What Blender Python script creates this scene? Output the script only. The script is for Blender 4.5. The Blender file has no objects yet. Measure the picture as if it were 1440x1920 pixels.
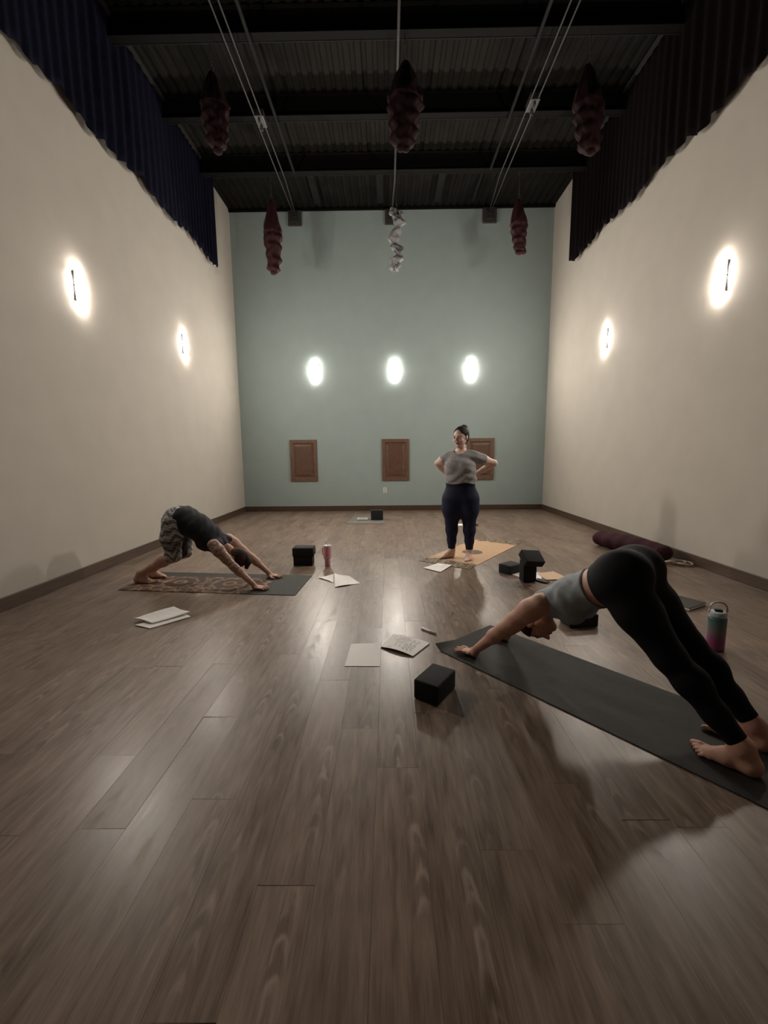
import bpy, bmesh, math, random
import numpy as np
from mathutils import Vector, Matrix, Euler

C = bpy.context.scene.collection
scene = bpy.context.scene
random.seed(7); RNG = np.random.default_rng(3)

# ------------------------------------------------------------------ camera
PITCH, YAW, ROLL, FPX, EYE = 0.138579, 0.0108988, -0.0095383, 792.32, 1.35
Fw = Vector((-math.sin(YAW)*math.cos(PITCH), math.cos(YAW)*math.cos(PITCH), -math.sin(PITCH)))
R0 = Vector((math.cos(YAW), math.sin(YAW), 0)); U0 = R0.cross(Fw)
Rw = math.cos(ROLL)*R0 + math.sin(ROLL)*U0; Uw = -math.sin(ROLL)*R0 + math.cos(ROLL)*U0
cam_d = bpy.data.cameras.new('camera'); cam = bpy.data.objects.new('camera', cam_d); C.objects.link(cam)
cam_d.sensor_fit = 'HORIZONTAL'; cam_d.sensor_width = 36.0; cam_d.lens = FPX/1440*36
cam_d.clip_start = 0.02; cam_d.clip_end = 60
m = Matrix((Rw, Uw, -Fw)).transposed().to_4x4(); m.translation = (0, 0, EYE); cam.matrix_world = m
scene.camera = cam

# ------------------------------------------------------------------ light
w = bpy.data.worlds.new('world'); scene.world = w; w.use_nodes = True
w.node_tree.nodes['Background'].inputs[0].default_value = (0.5, 0.5, 0.55, 1)
w.node_tree.nodes['Background'].inputs[1].default_value = 0.0
SCONCE = 440.0                                       # emission of the frosted shades
scene.view_settings.view_transform = 'Standard'; scene.view_settings.look = 'None'
scene.view_settings.gamma = 1; scene.view_settings.use_curve_mapping = False
scene.view_settings.exposure = 0.0

XL, XR, YB, YF, ZC = -3.412, 3.631, 9.949, -1.0, 6.60

# ------------------------------------------------------------------ tagging
def tag(o, label, cat, group=None, kind=None):
    if label: o['label'] = label
    if cat: o['category'] = cat
    if group: o['group'] = group
    if kind: o['kind'] = kind
    return o
def thing(name, label, cat, loc=(0, 0, 0), rotz=0, group=None):
    o = bpy.data.objects.new(name, None); C.objects.link(o); o.empty_display_size = 0.05
    o.location = loc; o.rotation_euler = (0, 0, rotz)
    return tag(o, label, cat, group)
def link(name, me, mats, parent=None, loc=None, rot=None):
    o = bpy.data.objects.new(name, me); C.objects.link(o)
    for mm in (mats if isinstance(mats, (list, tuple)) else [mats]):
        if mm and mm.name not in [x.name for x in me.materials if x]: me.materials.append(mm)
    if parent: o.parent = parent
    if loc: o.location = loc
    if rot: o.rotation_euler = rot
    return o
def struct(name, me, mat, **k):
    o = link(name, me, mat, **k); o['kind'] = 'structure'; return o

# ------------------------------------------------------------------ materials
def mat(name, col, rough=0.6, spec=0.5, metal=0, emit=None, estr=0, noise=0, nscale=40, bump=0, bscale=200, sheen=0, stretch=(1, 1, 1), coat=0, attr=None):
    M = bpy.data.materials.new(name); M.use_nodes = True; nt = M.node_tree; b = nt.nodes['Principled BSDF']
    b.inputs['Base Color'].default_value = (*col, 1); b.inputs['Roughness'].default_value = rough
    b.inputs['Specular IOR Level'].default_value = spec; b.inputs['Metallic'].default_value = metal
    if coat: b.inputs['Coat Weight'].default_value = coat
    if sheen: b.inputs['Sheen Weight'].default_value = sheen; b.inputs['Sheen Roughness'].default_value = 0.5
    if emit: b.inputs['Emission Color'].default_value = (*emit, 1); b.inputs['Emission Strength'].default_value = estr
    tc = nt.nodes.new('ShaderNodeTexCoord'); mp = nt.nodes.new('ShaderNodeMapping'); mp.inputs['Scale'].default_value = stretch
    nt.links.new(tc.outputs['Object'], mp.inputs['Vector'])
    src = None
    if attr:
        a = nt.nodes.new('ShaderNodeAttribute'); a.attribute_name = attr; src = a.outputs['Color']
        nt.links.new(src, b.inputs['Base Color'])
    n = nt.nodes.new('ShaderNodeTexNoise'); n.inputs['Scale'].default_value = nscale; n.inputs['Detail'].default_value = 5
    nt.links.new(mp.outputs[0], n.inputs['Vector'])
    mx = nt.nodes.new('ShaderNodeMix'); mx.data_type = 'RGBA'; mx.blend_type = 'MULTIPLY'; mx.inputs[0].default_value = 1
    rp = nt.nodes.new('ShaderNodeMapRange'); rp.inputs[1].default_value = .3; rp.inputs[2].default_value = .7
    rp.inputs[3].default_value = 1-noise; rp.inputs[4].default_value = 1+noise
    nt.links.new(n.outputs['Fac'], rp.inputs[0]); nt.links.new(rp.outputs[0], mx.inputs[7])
    if src: nt.links.new(src, mx.inputs[6])
    else: mx.inputs[6].default_value = (*col, 1)
    nt.links.new(mx.outputs[2], b.inputs['Base Color'])
    if bump:
        n2 = nt.nodes.new('ShaderNodeTexNoise'); n2.inputs['Scale'].default_value = bscale; n2.inputs['Detail'].default_value = 3
        nt.links.new(mp.outputs[0], n2.inputs['Vector'])
        bp = nt.nodes.new('ShaderNodeBump'); bp.inputs['Strength'].default_value = bump; bp.inputs['Distance'].default_value = .002
        nt.links.new(n2.outputs['Fac'], bp.inputs['Height']); nt.links.new(bp.outputs[0], b.inputs['Normal'])
    return M

def floor_material():
    M = bpy.data.materials.new('vinyl_plank_oak'); M.use_nodes = True; nt = M.node_tree; N = nt.nodes; L = nt.links
    b = N['Principled BSDF']
    tc = N.new('ShaderNodeTexCoord'); oi = N.new('ShaderNodeObjectInfo')
    def mth(op, a, bb=None, c=None):
        n = N.new('ShaderNodeMath'); n.operation = op
        for i, v in enumerate((a, bb, c)):
            if v is None: continue
            if isinstance(v, (int, float)): n.inputs[i].default_value = v
            else: L.new(v, n.inputs[i])
        return n.outputs[0]
    sep = N.new('ShaderNodeSeparateXYZ'); L.new(tc.outputs['Object'], sep.inputs[0])
    rnd = oi.outputs['Random']
    r2 = mth('FRACT', mth('MULTIPLY', rnd, 17.31)); r3 = mth('FRACT', mth('MULTIPLY', rnd, 91.7))
    x, y = sep.outputs[0], sep.outputs[1]
    off = N.new('ShaderNodeCombineXYZ'); L.new(mth('ADD', x, mth('MULTIPLY', rnd, 37)), off.inputs[0]); L.new(mth('ADD', y, mth('MULTIPLY', r2, 53)), off.inputs[1])
    def noise(scale, sx, sy, det=4):
        mp = N.new('ShaderNodeMapping'); mp.inputs['Scale'].default_value = (sx, sy, 1); L.new(off.outputs[0], mp.inputs[0])
        n = N.new('ShaderNodeTexNoise'); n.inputs['Scale'].default_value = scale; n.inputs['Detail'].default_value = det; L.new(mp.outputs[0], n.inputs['Vector']); return n.outputs['Fac']
    nb = noise(2.2, 2.5, 1.0, 3)
    # cathedral arches: contours of a parabola, warped
    xo = mth('ADD', x, mth('MULTIPLY', mth('SUBTRACT', r3, .5), .11))
    xw = mth('ADD', xo, mth('MULTIPLY', mth('SUBTRACT', noise(1.3, 1, 1.6, 2), .5), .10))
    g = mth('ADD', mth('MULTIPLY', mth('MULTIPLY', xw, xw), 5200), mth('MULTIPLY', y, 42))
    g = mth('ADD', g, mth('MULTIPLY', noise(6, 1.2, 1, 3), 14))
    ring = mth('POWER', mth('ADD', mth('MULTIPLY', mth('SINE', g), .5), .5), 2.5)
    mask = N.new('ShaderNodeMapRange'); mask.interpolation_type = 'SMOOTHSTEP'
    L.new(mth('ABSOLUTE', xw), mask.inputs[0]); mask.inputs[1].default_value = .0; mask.inputs[2].default_value = .038; mask.inputs[3].default_value = 1; mask.inputs[4].default_value = 0.0
    patch = N.new('ShaderNodeMapRange'); L.new(noise(1.7, .6, 1.2, 1), patch.inputs[0]); patch.inputs[1].default_value = .42; patch.inputs[2].default_value = .6
    ring = mth('MULTIPLY', ring, mth('MULTIPLY', mask.outputs[0], patch.outputs[0]))
    fine = noise(9, 22, 1.0, 4); mid = noise(5, 7, .9, 4)
    val = mth('ADD', mth('MULTIPLY', mth('SUBTRACT', fine, .5), .55), mth('MULTIPLY', mth('SUBTRACT', mid, .5), .95))
    val = mth('ADD', val, mth('MULTIPLY', mth('SUBTRACT', nb, .5), .55))
    core = mth('MULTIPLY', mth('MULTIPLY', mask.outputs[0], patch.outputs[0]), -.20)
    val = mth('ADD', val, core); val = mth('ADD', val, mth('MULTIPLY', ring, .50))
    val = mth('ADD', val, mth('MULTIPLY', mth('SUBTRACT', rnd, .5), .20))
    cr = N.new('ShaderNodeValToRGB'); L.new(mth('ADD', val, .5), cr.inputs[0])
    e = cr.color_ramp.elements; e[0].position = .1; e[0].color = (.090, .058, .038, 1); e[1].position = .9; e[1].color = (.31, .225, .172, 1)
    k = e.new(.5); k.color = (.195, .140, .106, 1)
    L.new(cr.outputs[0], b.inputs['Base Color'])
    rr = mth('ADD', mth('ADD', mth('ADD', mth('MULTIPLY', mid, .10), mth('MULTIPLY', ring, .12)), mth('MULTIPLY', r2, .06)), .262)
    L.new(rr, b.inputs['Roughness']); b.inputs['Specular IOR Level'].default_value = .42
    return M

WOODF = floor_material()
M_LEFT = mat('cream_wall_paint', (.47, .435, .385), .75, .25, noise=.03, nscale=3, bump=.12, bscale=260)
M_BACK = mat('sage_wall_paint', (.335, .405, .395), .75, .25, noise=.03, nscale=3, bump=.12, bscale=260)
M_FRONT = mat('dark_bounce_absorber', (.05, .042, .035), .8, .2, noise=.05, nscale=3)  # near-black tone invented for the unseen front wall, absorbs bounce light
M_BASE = mat('dark_wood_baseboard', (.075, .045, .030), .45, .5, noise=.3, nscale=14, stretch=(1, .2, 6))
M_PANEL = mat('walnut_panel', (.155, .085, .055), .42, .5, noise=.35, nscale=16, stretch=(5, 5, .6))
M_PANEL2 = mat('walnut_moulding', (.125, .066, .043), .4, .5, noise=.35, nscale=16, stretch=(5, 5, .6))
M_BOARD = mat('dark_grey_board', (.045, .040, .036), .6, .4, noise=.2)
M_DECK = mat('dark_metal_deck', (.0085, .0078, .0062), .8, .12, noise=.25, nscale=4)
M_BEAM = mat('dark_painted_beam', (.0035, .0032, .003), .8, .12, noise=.25, nscale=6)
M_JOIST = mat('grey_joist_paint', (.0095, .0092, .009), .8, .15, noise=.2, nscale=9)
M_STEEL = mat('galvanised_steel', (.045, .045, .045), .6, .4, metal=.2, noise=.1)
M_DKSTEEL = mat('dark_steel', (.09, .09, .09), .45, .5, metal=.7, noise=.2)
M_SHADE = mat('frosted_lamp_glass', (.9, .88, .8), .4, .5, emit=(1, .915, .81), estr=SCONCE)
M_BAND = mat('brushed_nickel', (.30, .29, .28), .35, .5, metal=.9, noise=.1)
M_NAVY = mat('navy_curtain_cloth', (.0050, .0054, .014), .9, .08, noise=.25, nscale=14, bump=.3)
M_MAROON = mat('dark_maroon_curtain_cloth', (.0045, .0022, .0032), .9, .08, noise=.25, nscale=14, bump=.3)
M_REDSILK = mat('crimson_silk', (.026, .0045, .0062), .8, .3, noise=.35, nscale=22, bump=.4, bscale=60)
M_SHADEDSILK = mat('shaded_crimson_silk', (.010, .0016, .0018), .85, .2, noise=.35, nscale=22, bump=.4, bscale=60)  # crimson silk again, the near row's weak light darkened into its colour
M_WHSILK = mat('white_silk', (.20, .20, .21), .6, .3, noise=.3, nscale=30, bump=.5, bscale=60)
M_WHITE = mat('white_plastic', (.75, .74, .70), .4, .5, noise=.02)
M_DARK = mat('black_hole', (.01, .01, .01), .7)
M_FOAM = mat('charcoal_foam', (.016, .016, .017), .8, .3, noise=.15, nscale=30, bump=.35, bscale=500)
M_MAT = mat('charcoal_mat_rubber', (.030, .028, .026), .72, .35, noise=.12, nscale=20, bump=.4, bscale=700)
M_PMAT = mat('printed_mat', (.1, .1, .1), .7, .35, noise=.10, nscale=60, bump=.3, bscale=700, attr='Col')
M_PAPER = mat('white_paper', (.80, .77, .74), .75, .3, noise=.02, nscale=30, attr='Col')
M_SKIN = mat('skin', (.6, .4, .3), .52, .4, noise=.07, nscale=35, bump=.06, bscale=300, attr='Col')
M_BLACKL = mat('black_leggings', (.007, .007, .009), .8, .2, noise=.15, nscale=20, bump=.2, bscale=400)
M_NAVYL = mat('navy_leggings', (.012, .016, .040), .75, .25, noise=.15, nscale=12, bump=.2, bscale=400)
M_TANK = mat('black_tank_cloth', (.018, .018, .022), .85, .25, noise=.12, nscale=20, bump=.25, bscale=300)
M_GREYTANK = mat('blue_grey_top_cloth', (.33, .36, .385), .85, .25, noise=.12, nscale=26, bump=.3, bscale=300)
M_TEE = mat('heather_grey_tee', (.30, .292, .295), .85, .25, noise=.09, nscale=55, bump=.3, bscale=300)
M_PATL = mat('patterned_leggings', (.3, .3, .3), .8, .25, noise=.1, nscale=60, attr='Col')
M_HAIRB = mat('black_hair', (.012, .010, .011), .7, .25, noise=.3, nscale=60, bump=.7, bscale=140, stretch=(1, 1, .25))
M_HAIRR = mat('auburn_hair', (.050, .012, .007), .7, .25, noise=.4, nscale=60, bump=.7, bscale=140, stretch=(.3, 1, 1))
M_HAIRBR = mat('brown_hair', (.035, .019, .012), .7, .25, noise=.4, nscale=60, bump=.7, bscale=140, stretch=(.3, 1, 1))
M_PINK = mat('pink_enamel', (.62, .27, .31), .4, .5, noise=.03)
M_PINK2 = mat('pale_pink_enamel', (.62, .34, .36), .4, .5, noise=.03)
M_CLEAR = mat('pale_lid_plastic', (.62, .60, .56), .25, .5, noise=.03)
M_CUSH = mat('burgundy_bolster_cloth', (.038, .007, .012), .85, .25, noise=.2, nscale=25, bump=.3)
M_ROPE = mat('cream_cotton_strap', (.50, .42, .33), .8, .25, noise=.2, nscale=60, bump=.4)
M_TAN = mat('manila_card', (.60, .42, .28), .7, .3, noise=.05)
M_BLKCOVER = mat('black_book_cover', (.016, .015, .015), .45, .5, noise=.1)
M_GREYMAT = mat('pale_grey_mat', (.17, .155, .14), .55, .5, noise=.08, nscale=10)
M_EYE = mat('eye_white', (.30, .27, .25), .5, .5); M_IRIS = mat('dark_iris', (.02, .012, .01), .3, .5)

# ------------------------------------------------------------------ mesh helpers
def me_from(name, v, f, smooth=False):
    me = bpy.data.meshes.new(name); me.from_pydata([tuple(p) for p in v], [], [tuple(q) for q in f]); me.update()
    if smooth: me.polygons.foreach_set('use_smooth', [True]*len(me.polygons))
    return me
def me_bm(name, bm, smooth=False):
    bmesh.ops.recalc_face_normals(bm, faces=bm.faces); me = bpy.data.meshes.new(name); bm.to_mesh(me); bm.free()
    if smooth: me.polygons.foreach_set('use_smooth', [True]*len(me.polygons))
    return me
def bx(bm, x0, x1, y0, y1, z0, z1, bev=0, seg=2):
    r = bmesh.ops.create_cube(bm, size=1); vs = r['verts']
    for v in vs: v.co = Vector(((x0+x1)/2+v.co.x*(x1-x0), (y0+y1)/2+v.co.y*(y1-y0), (z0+z1)/2+v.co.z*(z1-z0)))
    if bev:
        es = list({e for v in vs for e in v.link_edges})
        bmesh.ops.bevel(bm, geom=es, offset=bev, segments=seg, affect='EDGES', profile=.5)
def box(name, x0, x1, y0, y1, z0, z1, bev=0, seg=2):
    bm = bmesh.new(); bx(bm, x0, x1, y0, y1, z0, z1, bev, seg); return me_bm(name, bm)
def lathe(name, prof, n=32, smooth=True):
    v = []; f = []
    for r, z in prof:
        for i in range(n):
            a = 2*math.pi*i/n; v.append((r*math.cos(a), r*math.sin(a), z))
    for j in range(len(prof)-1):
        for i in range(n):
            f.append((j*n+i, j*n+(i+1) % n, (j+1)*n+(i+1) % n, (j+1)*n+i))
    f.append(tuple(range(n))[::-1]); f.append(tuple((len(prof)-1)*n+i for i in range(n)))
    me = me_from(name, v, f, smooth)
    return me
def tube(name, pts, r, n=8, closed=False):
    pts = [Vector(p) for p in pts]; v = []; f = []; up = Vector((0, 0, 1)); P = len(pts)
    for i, p in enumerate(pts):
        a = pts[(i-1) % P] if (closed or i) else p; b = pts[(i+1) % P] if (closed or i < P-1) else p
        t = (b-a).normalized(); s = t.cross(up)
        if s.length < .1: s = t.cross(Vector((1, 0, 0)))
        s.normalize(); q = s.cross(t); rr = r[i] if isinstance(r, (list, tuple)) else r
        for k in range(n):
            an = 2*math.pi*k/n; v.append(p+rr*(math.cos(an)*s+math.sin(an)*q))
    for i in range(P if closed else P-1):
        j = (i+1) % P
        for k in range(n): f.append((i*n+k, i*n+(k+1) % n, j*n+(k+1) % n, j*n+k))
    if not closed: f.append(tuple(range(n))[::-1]); f.append(tuple((P-1)*n+k for k in range(n)))
    return me_from(name, v, f, True)
def join_me(name, mes):
    bm = bmesh.new()
    for q in mes: bm.from_mesh(q)
    me = bpy.data.meshes.new(name); bm.to_mesh(me); bm.free(); return me
def set_col(me, col, alpha=None):
    a = me.color_attributes.new('Col', 'FLOAT_COLOR', 'POINT'); c = np.ones((len(me.vertices), 4), np.float32); c[:, :3] = col
    a.data.foreach_set('color', c.ravel())
def smooth_by_angle(me, ang=40):
    try: me.set_sharp_from_angle(angle=math.radians(ang))
    except Exception: pass

# ------------------------------------------------------------------ implicit bodies
class Body:
    """smooth union of tapered capsules and ellipsoids; meshed with surface nets"""
    def __init__(s): s.ops = []
    def cap(s, a, b, ra, rb, k=.02, g='', w=None, sc=1.0, sub=False):
        s.ops.append(('c', np.array(a, float), np.array(b, float), ra, rb, k, g, None if w is None else np.array(w, float)/np.linalg.norm(w), sc, sub))
    def ell(s, c, r, k=.02, g='', ax=None, sub=False):
        s.ops.append(('e', np.array(c, float), np.array(r, float), 0, 0, k, g, np.eye(3) if ax is None else np.array([np.array(v, float)/np.linalg.norm(v) for v in ax]), 1, sub))
    def chain(s, pts, rs, k=.02, g='', w=None, sc=1.0):
        for i in range(len(pts)-1): s.cap(pts[i], pts[i+1], rs[i], rs[i+1], k, g, w, sc)
    def mesh(s, name, res, groups=None, infl=0.0, region=None, warp=None):
        ops = [o for o in s.ops if groups is None or o[6] in groups]
        lo = np.full(3, 9.); hi = np.full(3, -9.)
        def bb(o):
            if o[0] == 'c':
                r = max(o[3], o[4])*max(1, o[8]); return np.minimum(o[1], o[2])-r, np.maximum(o[1], o[2])+r
            r = np.max(o[2]); return o[1]-r, o[1]+r
        for o in ops:
            a, b = bb(o); lo = np.minimum(lo, a); hi = np.maximum(hi, b)
        lo -= infl+3*res; hi += infl+3*res
        n = np.ceil((hi-lo)/res).astype(int)+1
        ax = [lo[i]+res*np.arange(n[i]) for i in range(3)]
        D = np.full(tuple(n), .2, np.float32)
        for o in ops:
            a, b = bb(o); mg = max(o[5], 3*res)+infl+res
            i0 = np.maximum(0, np.floor((a-mg-lo)/res).astype(int)); i1 = np.minimum(n, np.ceil((b+mg-lo)/res).astype(int)+1)
            sl = tuple(slice(i0[i], i1[i]) for i in range(3))
            X = ax[0][sl[0]][:, None, None].astype(np.float32); Y = ax[1][sl[1]][None, :, None].astype(np.float32); Z = ax[2][sl[2]][None, None, :].astype(np.float32)
            if o[0] == 'c':
                A = o[1].astype(np.float32); BA = (o[2]-o[1]).astype(np.float32); q = [X-A[0], Y-A[1], Z-A[2]]
                l2 = max(float(BA@BA), 1e-9); h = np.clip((q[0]*BA[0]+q[1]*BA[1]+q[2]*BA[2])/l2, 0, 1)
                q = [q[i]-h*BA[i] for i in range(3)]
                if o[7] is not None and o[8] != 1:
                    W = o[7]; c = (q[0]*W[0]+q[1]*W[1]+q[2]*W[2])*(1-1/o[8]); q = [q[i]-c*W[i] for i in range(3)]
                d = np.sqrt(q[0]**2+q[1]**2+q[2]**2)-(o[3]+(o[4]-o[3])*h)
            else:
                q = [X-o[1][0], Y-o[1][1], Z-o[1][2]]; k0 = 0; k1 = 0
                for j in range(3):
                    t = (q[0]*o[7][j][0]+q[1]*o[7][j][1]+q[2]*o[7][j][2])/o[2][j]; k0 = k0+t*t; k1 = k1+(t/o[2][j])**2
                k0 = np.sqrt(k0); k1 = np.sqrt(k1)+1e-6; d = k0*(k0-1)/k1
            E_ = D[sl]; k = o[5]
            if o[9]:
                h = np.clip(.5-.5*(E_+d)/k, 0, 1); D[sl] = E_*(1-h)+(-d)*h+k*h*(1-h)
            else:
                h = np.clip(.5+.5*(E_-d)/k, 0, 1); D[sl] = E_*(1-h)+d*h-k*h*(1-h)
        X = ax[0][:, None, None].astype(np.float32); Y = ax[1][None, :, None].astype(np.float32); Z = ax[2][None, None, :].astype(np.float32)
        if warp is not None: D = D+warp(X, Y, Z)
        D = D-infl
        if region is not None: D = np.maximum(D, region(X, Y, Z))
        return nets(name, D.astype(np.float32), lo, res)

def nets(name, D, lo, res):
    ins = D < 0; S = np.array(D.shape)-1
    cnt = np.zeros(tuple(S), np.int8)
    for dx in (0, 1):
        for dy in (0, 1):
            for dz in (0, 1): cnt += ins[dx:dx+S[0], dy:dy+S[1], dz:dz+S[2]]
    act = (cnt > 0) & (cnt < 8); idx = np.argwhere(act); K = len(idx)
    vid = np.full(tuple(S), -1, np.int64); vid[tuple(idx.T)] = np.arange(K)
    pos = np.zeros((K, 3)); num = np.zeros(K)
    crn = [(a, b, c) for a in (0, 1) for b in (0, 1) for c in (0, 1)]
    for a in crn:
        for axis in range(3):
            if a[axis]: continue
            b = list(a); b[axis] = 1
            da = D[idx[:, 0]+a[0], idx[:, 1]+a[1], idx[:, 2]+a[2]]; db = D[idx[:, 0]+b[0], idx[:, 1]+b[1], idx[:, 2]+b[2]]
            mk = (da < 0) != (db < 0); t = np.where(mk, da/(da-db+1e-12), 0)
            p = np.tile(np.array(a, float), (K, 1)); p[:, axis] = t
            pos += np.where(mk[:, None], p, 0); num += mk
    V = lo+(idx+pos/num[:, None])*res
    F = []
    for axis in range(3):
        o1, o2 = [(1, 2), (2, 0), (0, 1)][axis]
        sh = list(D.shape); sh[axis] -= 1
        a = ins[tuple(slice(0, sh[i]) for i in range(3))]
        s2 = [slice(0, sh[i]) for i in range(3)]; s2[axis] = slice(1, sh[axis]+1)
        b = ins[tuple(s2)]; e = np.argwhere(a != b); e = e[(e[:, o1] > 0) & (e[:, o2] > 0) & (e[:, o1] < D.shape[o1]-1) & (e[:, o2] < D.shape[o2]-1)]
        def g(d1, d2):
            q = e.copy(); q[:, o1] += d1; q[:, o2] += d2; return vid[tuple(q.T)]
        quad = np.stack([g(-1, -1), g(0, -1), g(0, 0), g(-1, 0)], 1)
        fl = ~a[tuple(e.T)]; quad[fl] = quad[fl][:, ::-1]; F.append(quad)
    F = np.concatenate(F); F = F[(F >= 0).all(1)]
    # light smoothing
    for it in range(2):
        acc = np.zeros_like(V); n = np.zeros(K)
        for i in range(4):
            j = (i+1) % 4; np.add.at(acc, F[:, i], V[F[:, j]]); np.add.at(n, F[:, i], 1)
        V = np.where(n[:, None] > 0, V*.5+acc/np.maximum(n, 1)[:, None]*.5, V)
    me = bpy.data.meshes.new(name); me.vertices.add(K); me.vertices.foreach_set('co', V.astype(np.float32).ravel())
    me.loops.add(F.size); me.loops.foreach_set('vertex_index', F.astype(np.int32).ravel())
    me.polygons.add(len(F)); me.polygons.foreach_set('loop_start', (np.arange(len(F))*4).astype(np.int32)); me.polygons.foreach_set('loop_total', np.full(len(F), 4, np.int32))
    me.update(calc_edges=True); me.validate(); me.polygons.foreach_set('use_smooth', np.ones(len(me.polygons), bool))
    return me
def verts(me):
    a = np.zeros(len(me.vertices)*3, np.float32); me.vertices.foreach_get('co', a); return a.reshape(-1, 3)

# ------------------------------------------------------------------ room shell
WT = .12
struct('wall_left', box('wall_left', XL-WT, XL, YF-WT, YB+WT, -.1, 7.0), M_LEFT)
struct('wall_right', box('wall_right', XR, XR+WT, YF-WT, YB+WT, -.1, 7.0), M_LEFT)
struct('wall_back', box('wall_back', XL, XR, YB, YB+WT, -.1, 7.0), M_BACK)
struct('wall_front', box('wall_front', XL, XR, YF-WT, YF, -.1, 7.0), M_FRONT)  # unseen wall, set close and darkened to cut bounce on the near end
def baseboard(name, x0, x1, y0, y1):
    bm = bmesh.new(); bx(bm, x0, x1, y0, y1, 0.0005, .12, .004, 2); struct(name, me_bm(name, bm), M_BASE)
baseboard('baseboard_left', XL, XL+.018, YF+.02, YB-.02)
baseboard('baseboard_right', XR-.018, XR, YF+.02, YB-.02)
baseboard('baseboard_back', XL+.001, XR-.001, YB-.018, YB)
baseboard('baseboard_front', XL+.001, XR-.001, YF, YF+.018)

# floor: screed slab + single planks
fl = struct('floor', box('floor', XL, XR, YF, YB, -.1, -.006), M_DARK)
PW, PL = .182, 1.22
def plank_me(wd, ln, nm='plank'):
    b = .0005; g = .00015; x = wd/2-g; y = ln/2-g; z0, z1 = -.006, 0
    v = [(-x, -y, z0), (x, -y, z0), (x, y, z0), (-x, y, z0), (-x, -y, z1-b), (x, -y, z1-b), (x, y, z1-b), (-x, y, z1-b), (-x+b, -y+b, z1), (x-b, -y+b, z1), (x-b, y-b, z1), (-x+b, y-b, z1)]
    f = [(0, 1, 5, 4), (1, 2, 6, 5), (2, 3, 7, 6), (3, 0, 4, 7), (4, 5, 9, 8), (5, 6, 10, 9), (6, 7, 11, 10), (7, 4, 8, 11), (8, 9, 10, 11)]
    return me_from(nm, v, f)
cells = []; edge0 = -.97
k0 = math.floor((XL-edge0)/PW); kcol = k0
fixed = {0: 2.02, -1: 1.36, 2: 3.27, 5: 1.66, 6: 2.05}
while edge0+kcol*PW < XR:
    xa = max(XL, edge0+kcol*PW); xb = min(XR, edge0+(kcol+1)*PW)
    o = fixed.get(kcol, random.uniform(0, PL)); y = YF-PL+((o-YF) % PL)
    while y < YB:
        ya = max(YF, y); yb = min(YB, y+PL)
        if yb-ya > .02 and xb-xa > .01: cells.append((xa, xb, ya, yb))
        y += PL
    kcol += 1
def seen(c):
    xm = (c[0]+c[1])/2; 
    return c[3] > .45 and abs(xm)-.1 < .93*c[3]+.1
vis = sorted([c for c in cells if seen(c)], key=lambda c: math.hypot((c[0]+c[1])/2, c[2]))
single = vis[:300]; rest = vis[300:]+[c for c in cells if not seen(c)]
cache = {}
for c in single:
    wd, ln = round(c[1]-c[0], 4), round(c[3]-c[2], 4)
    if (wd, ln) not in cache: cache[(wd, ln)] = plank_me(wd, ln); cache[(wd, ln)].materials.append(WOODF)
    o = bpy.data.objects.new('plank', cache[(wd, ln)]); C.objects.link(o); o.parent = fl
    o.location = ((c[0]+c[1])/2, (c[2]+c[3])/2, 0)
    o.rotation_euler = (random.gauss(0, .0006), random.gauss(0, .004), 0)
bm = bmesh.new()
for c in rest:
    q = plank_me(c[1]-c[0], c[3]-c[2], 'tmp'); q.transform(Matrix.Translation(((c[0]+c[1])/2, (c[2]+c[3])/2, 0))); bm.from_mesh(q); bpy.data.meshes.remove(q)
me = bpy.data.meshes.new('planks'); bm.to_mesh(me); bm.free(); o = link('planks', me, WOODF, fl); o['kind'] = 'stuff'

# ceiling: fluted steel deck, beams, joists, conduits
def deck():
    v = []; x = XL; pitch = .152; d = .022; prof = []
    while x < XR:
        for dx, z in ((0, 0), (.045, 0), (.065, d), (.11, d), (.13, 0)):
            if x+dx < XR: prof.append((x+dx, ZC+z))
        x += pitch
    prof.append((XR, ZC)); n = len(prof)
    v = [(a, YF, z) for a, z in prof]+[(a, YB, z) for a, z in prof]+[(a, YF, z+.02) for a, z in prof]+[(a, YB, z+.02) for a, z in prof]
    f = []
    for i in range(n-1): f += [(i, n+i, n+i+1, i+1), (2*n+i, 2*n+i+1, 3*n+i+1, 3*n+i)]
    return me_from('ceiling', v, f)
ceil = struct('ceiling', deck(), M_DECK)
struct('trim_1', box('trim_1', XL, XR, YB-.05, YB, ZC-.05, ZC), M_BEAM)['label'] = 'dark steel angle along the top of the sage back wall'
def ibeam(y):
    bm = bmesh.new(); bx(bm, XL, XR, y-.006, y+.006, 6.31, ZC); bx(bm, XL, XR, y-.06, y+.06, 6.30, 6.312); bx(bm, XL, XR, y-.06, y+.06, ZC-.012, ZC-.001)
    return me_bm('beam', bm)
for i in range(9):
    y = 8.28-1.245*i
    if y < YF+.3: break
    link('beam', ibeam(y), M_BEAM, ceil)
    bm = bmesh.new(); bx(bm, XL, XR, y+.052, y+.066, 6.296, 6.316); link('flange_edge', me_bm('flange_edge', bm), M_JOIST, ceil)
for x, wd in ((-1.42, .13), (-.12, .13), (1.06, .13), (1.80, .05)):
    link('joist', box('joist', x-wd/2, x+wd/2, 8.36, 9.6, ZC-.10, ZC), M_JOIST, ceil)
for x in (-1.62, 1.84):
    link('conduit', tube('conduit', [(x, YF+.1, 6.27), (x, 8.2, 6.27)], .022, 8), M_JOIST if x < 0 else M_JOIST, ceil)

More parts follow.
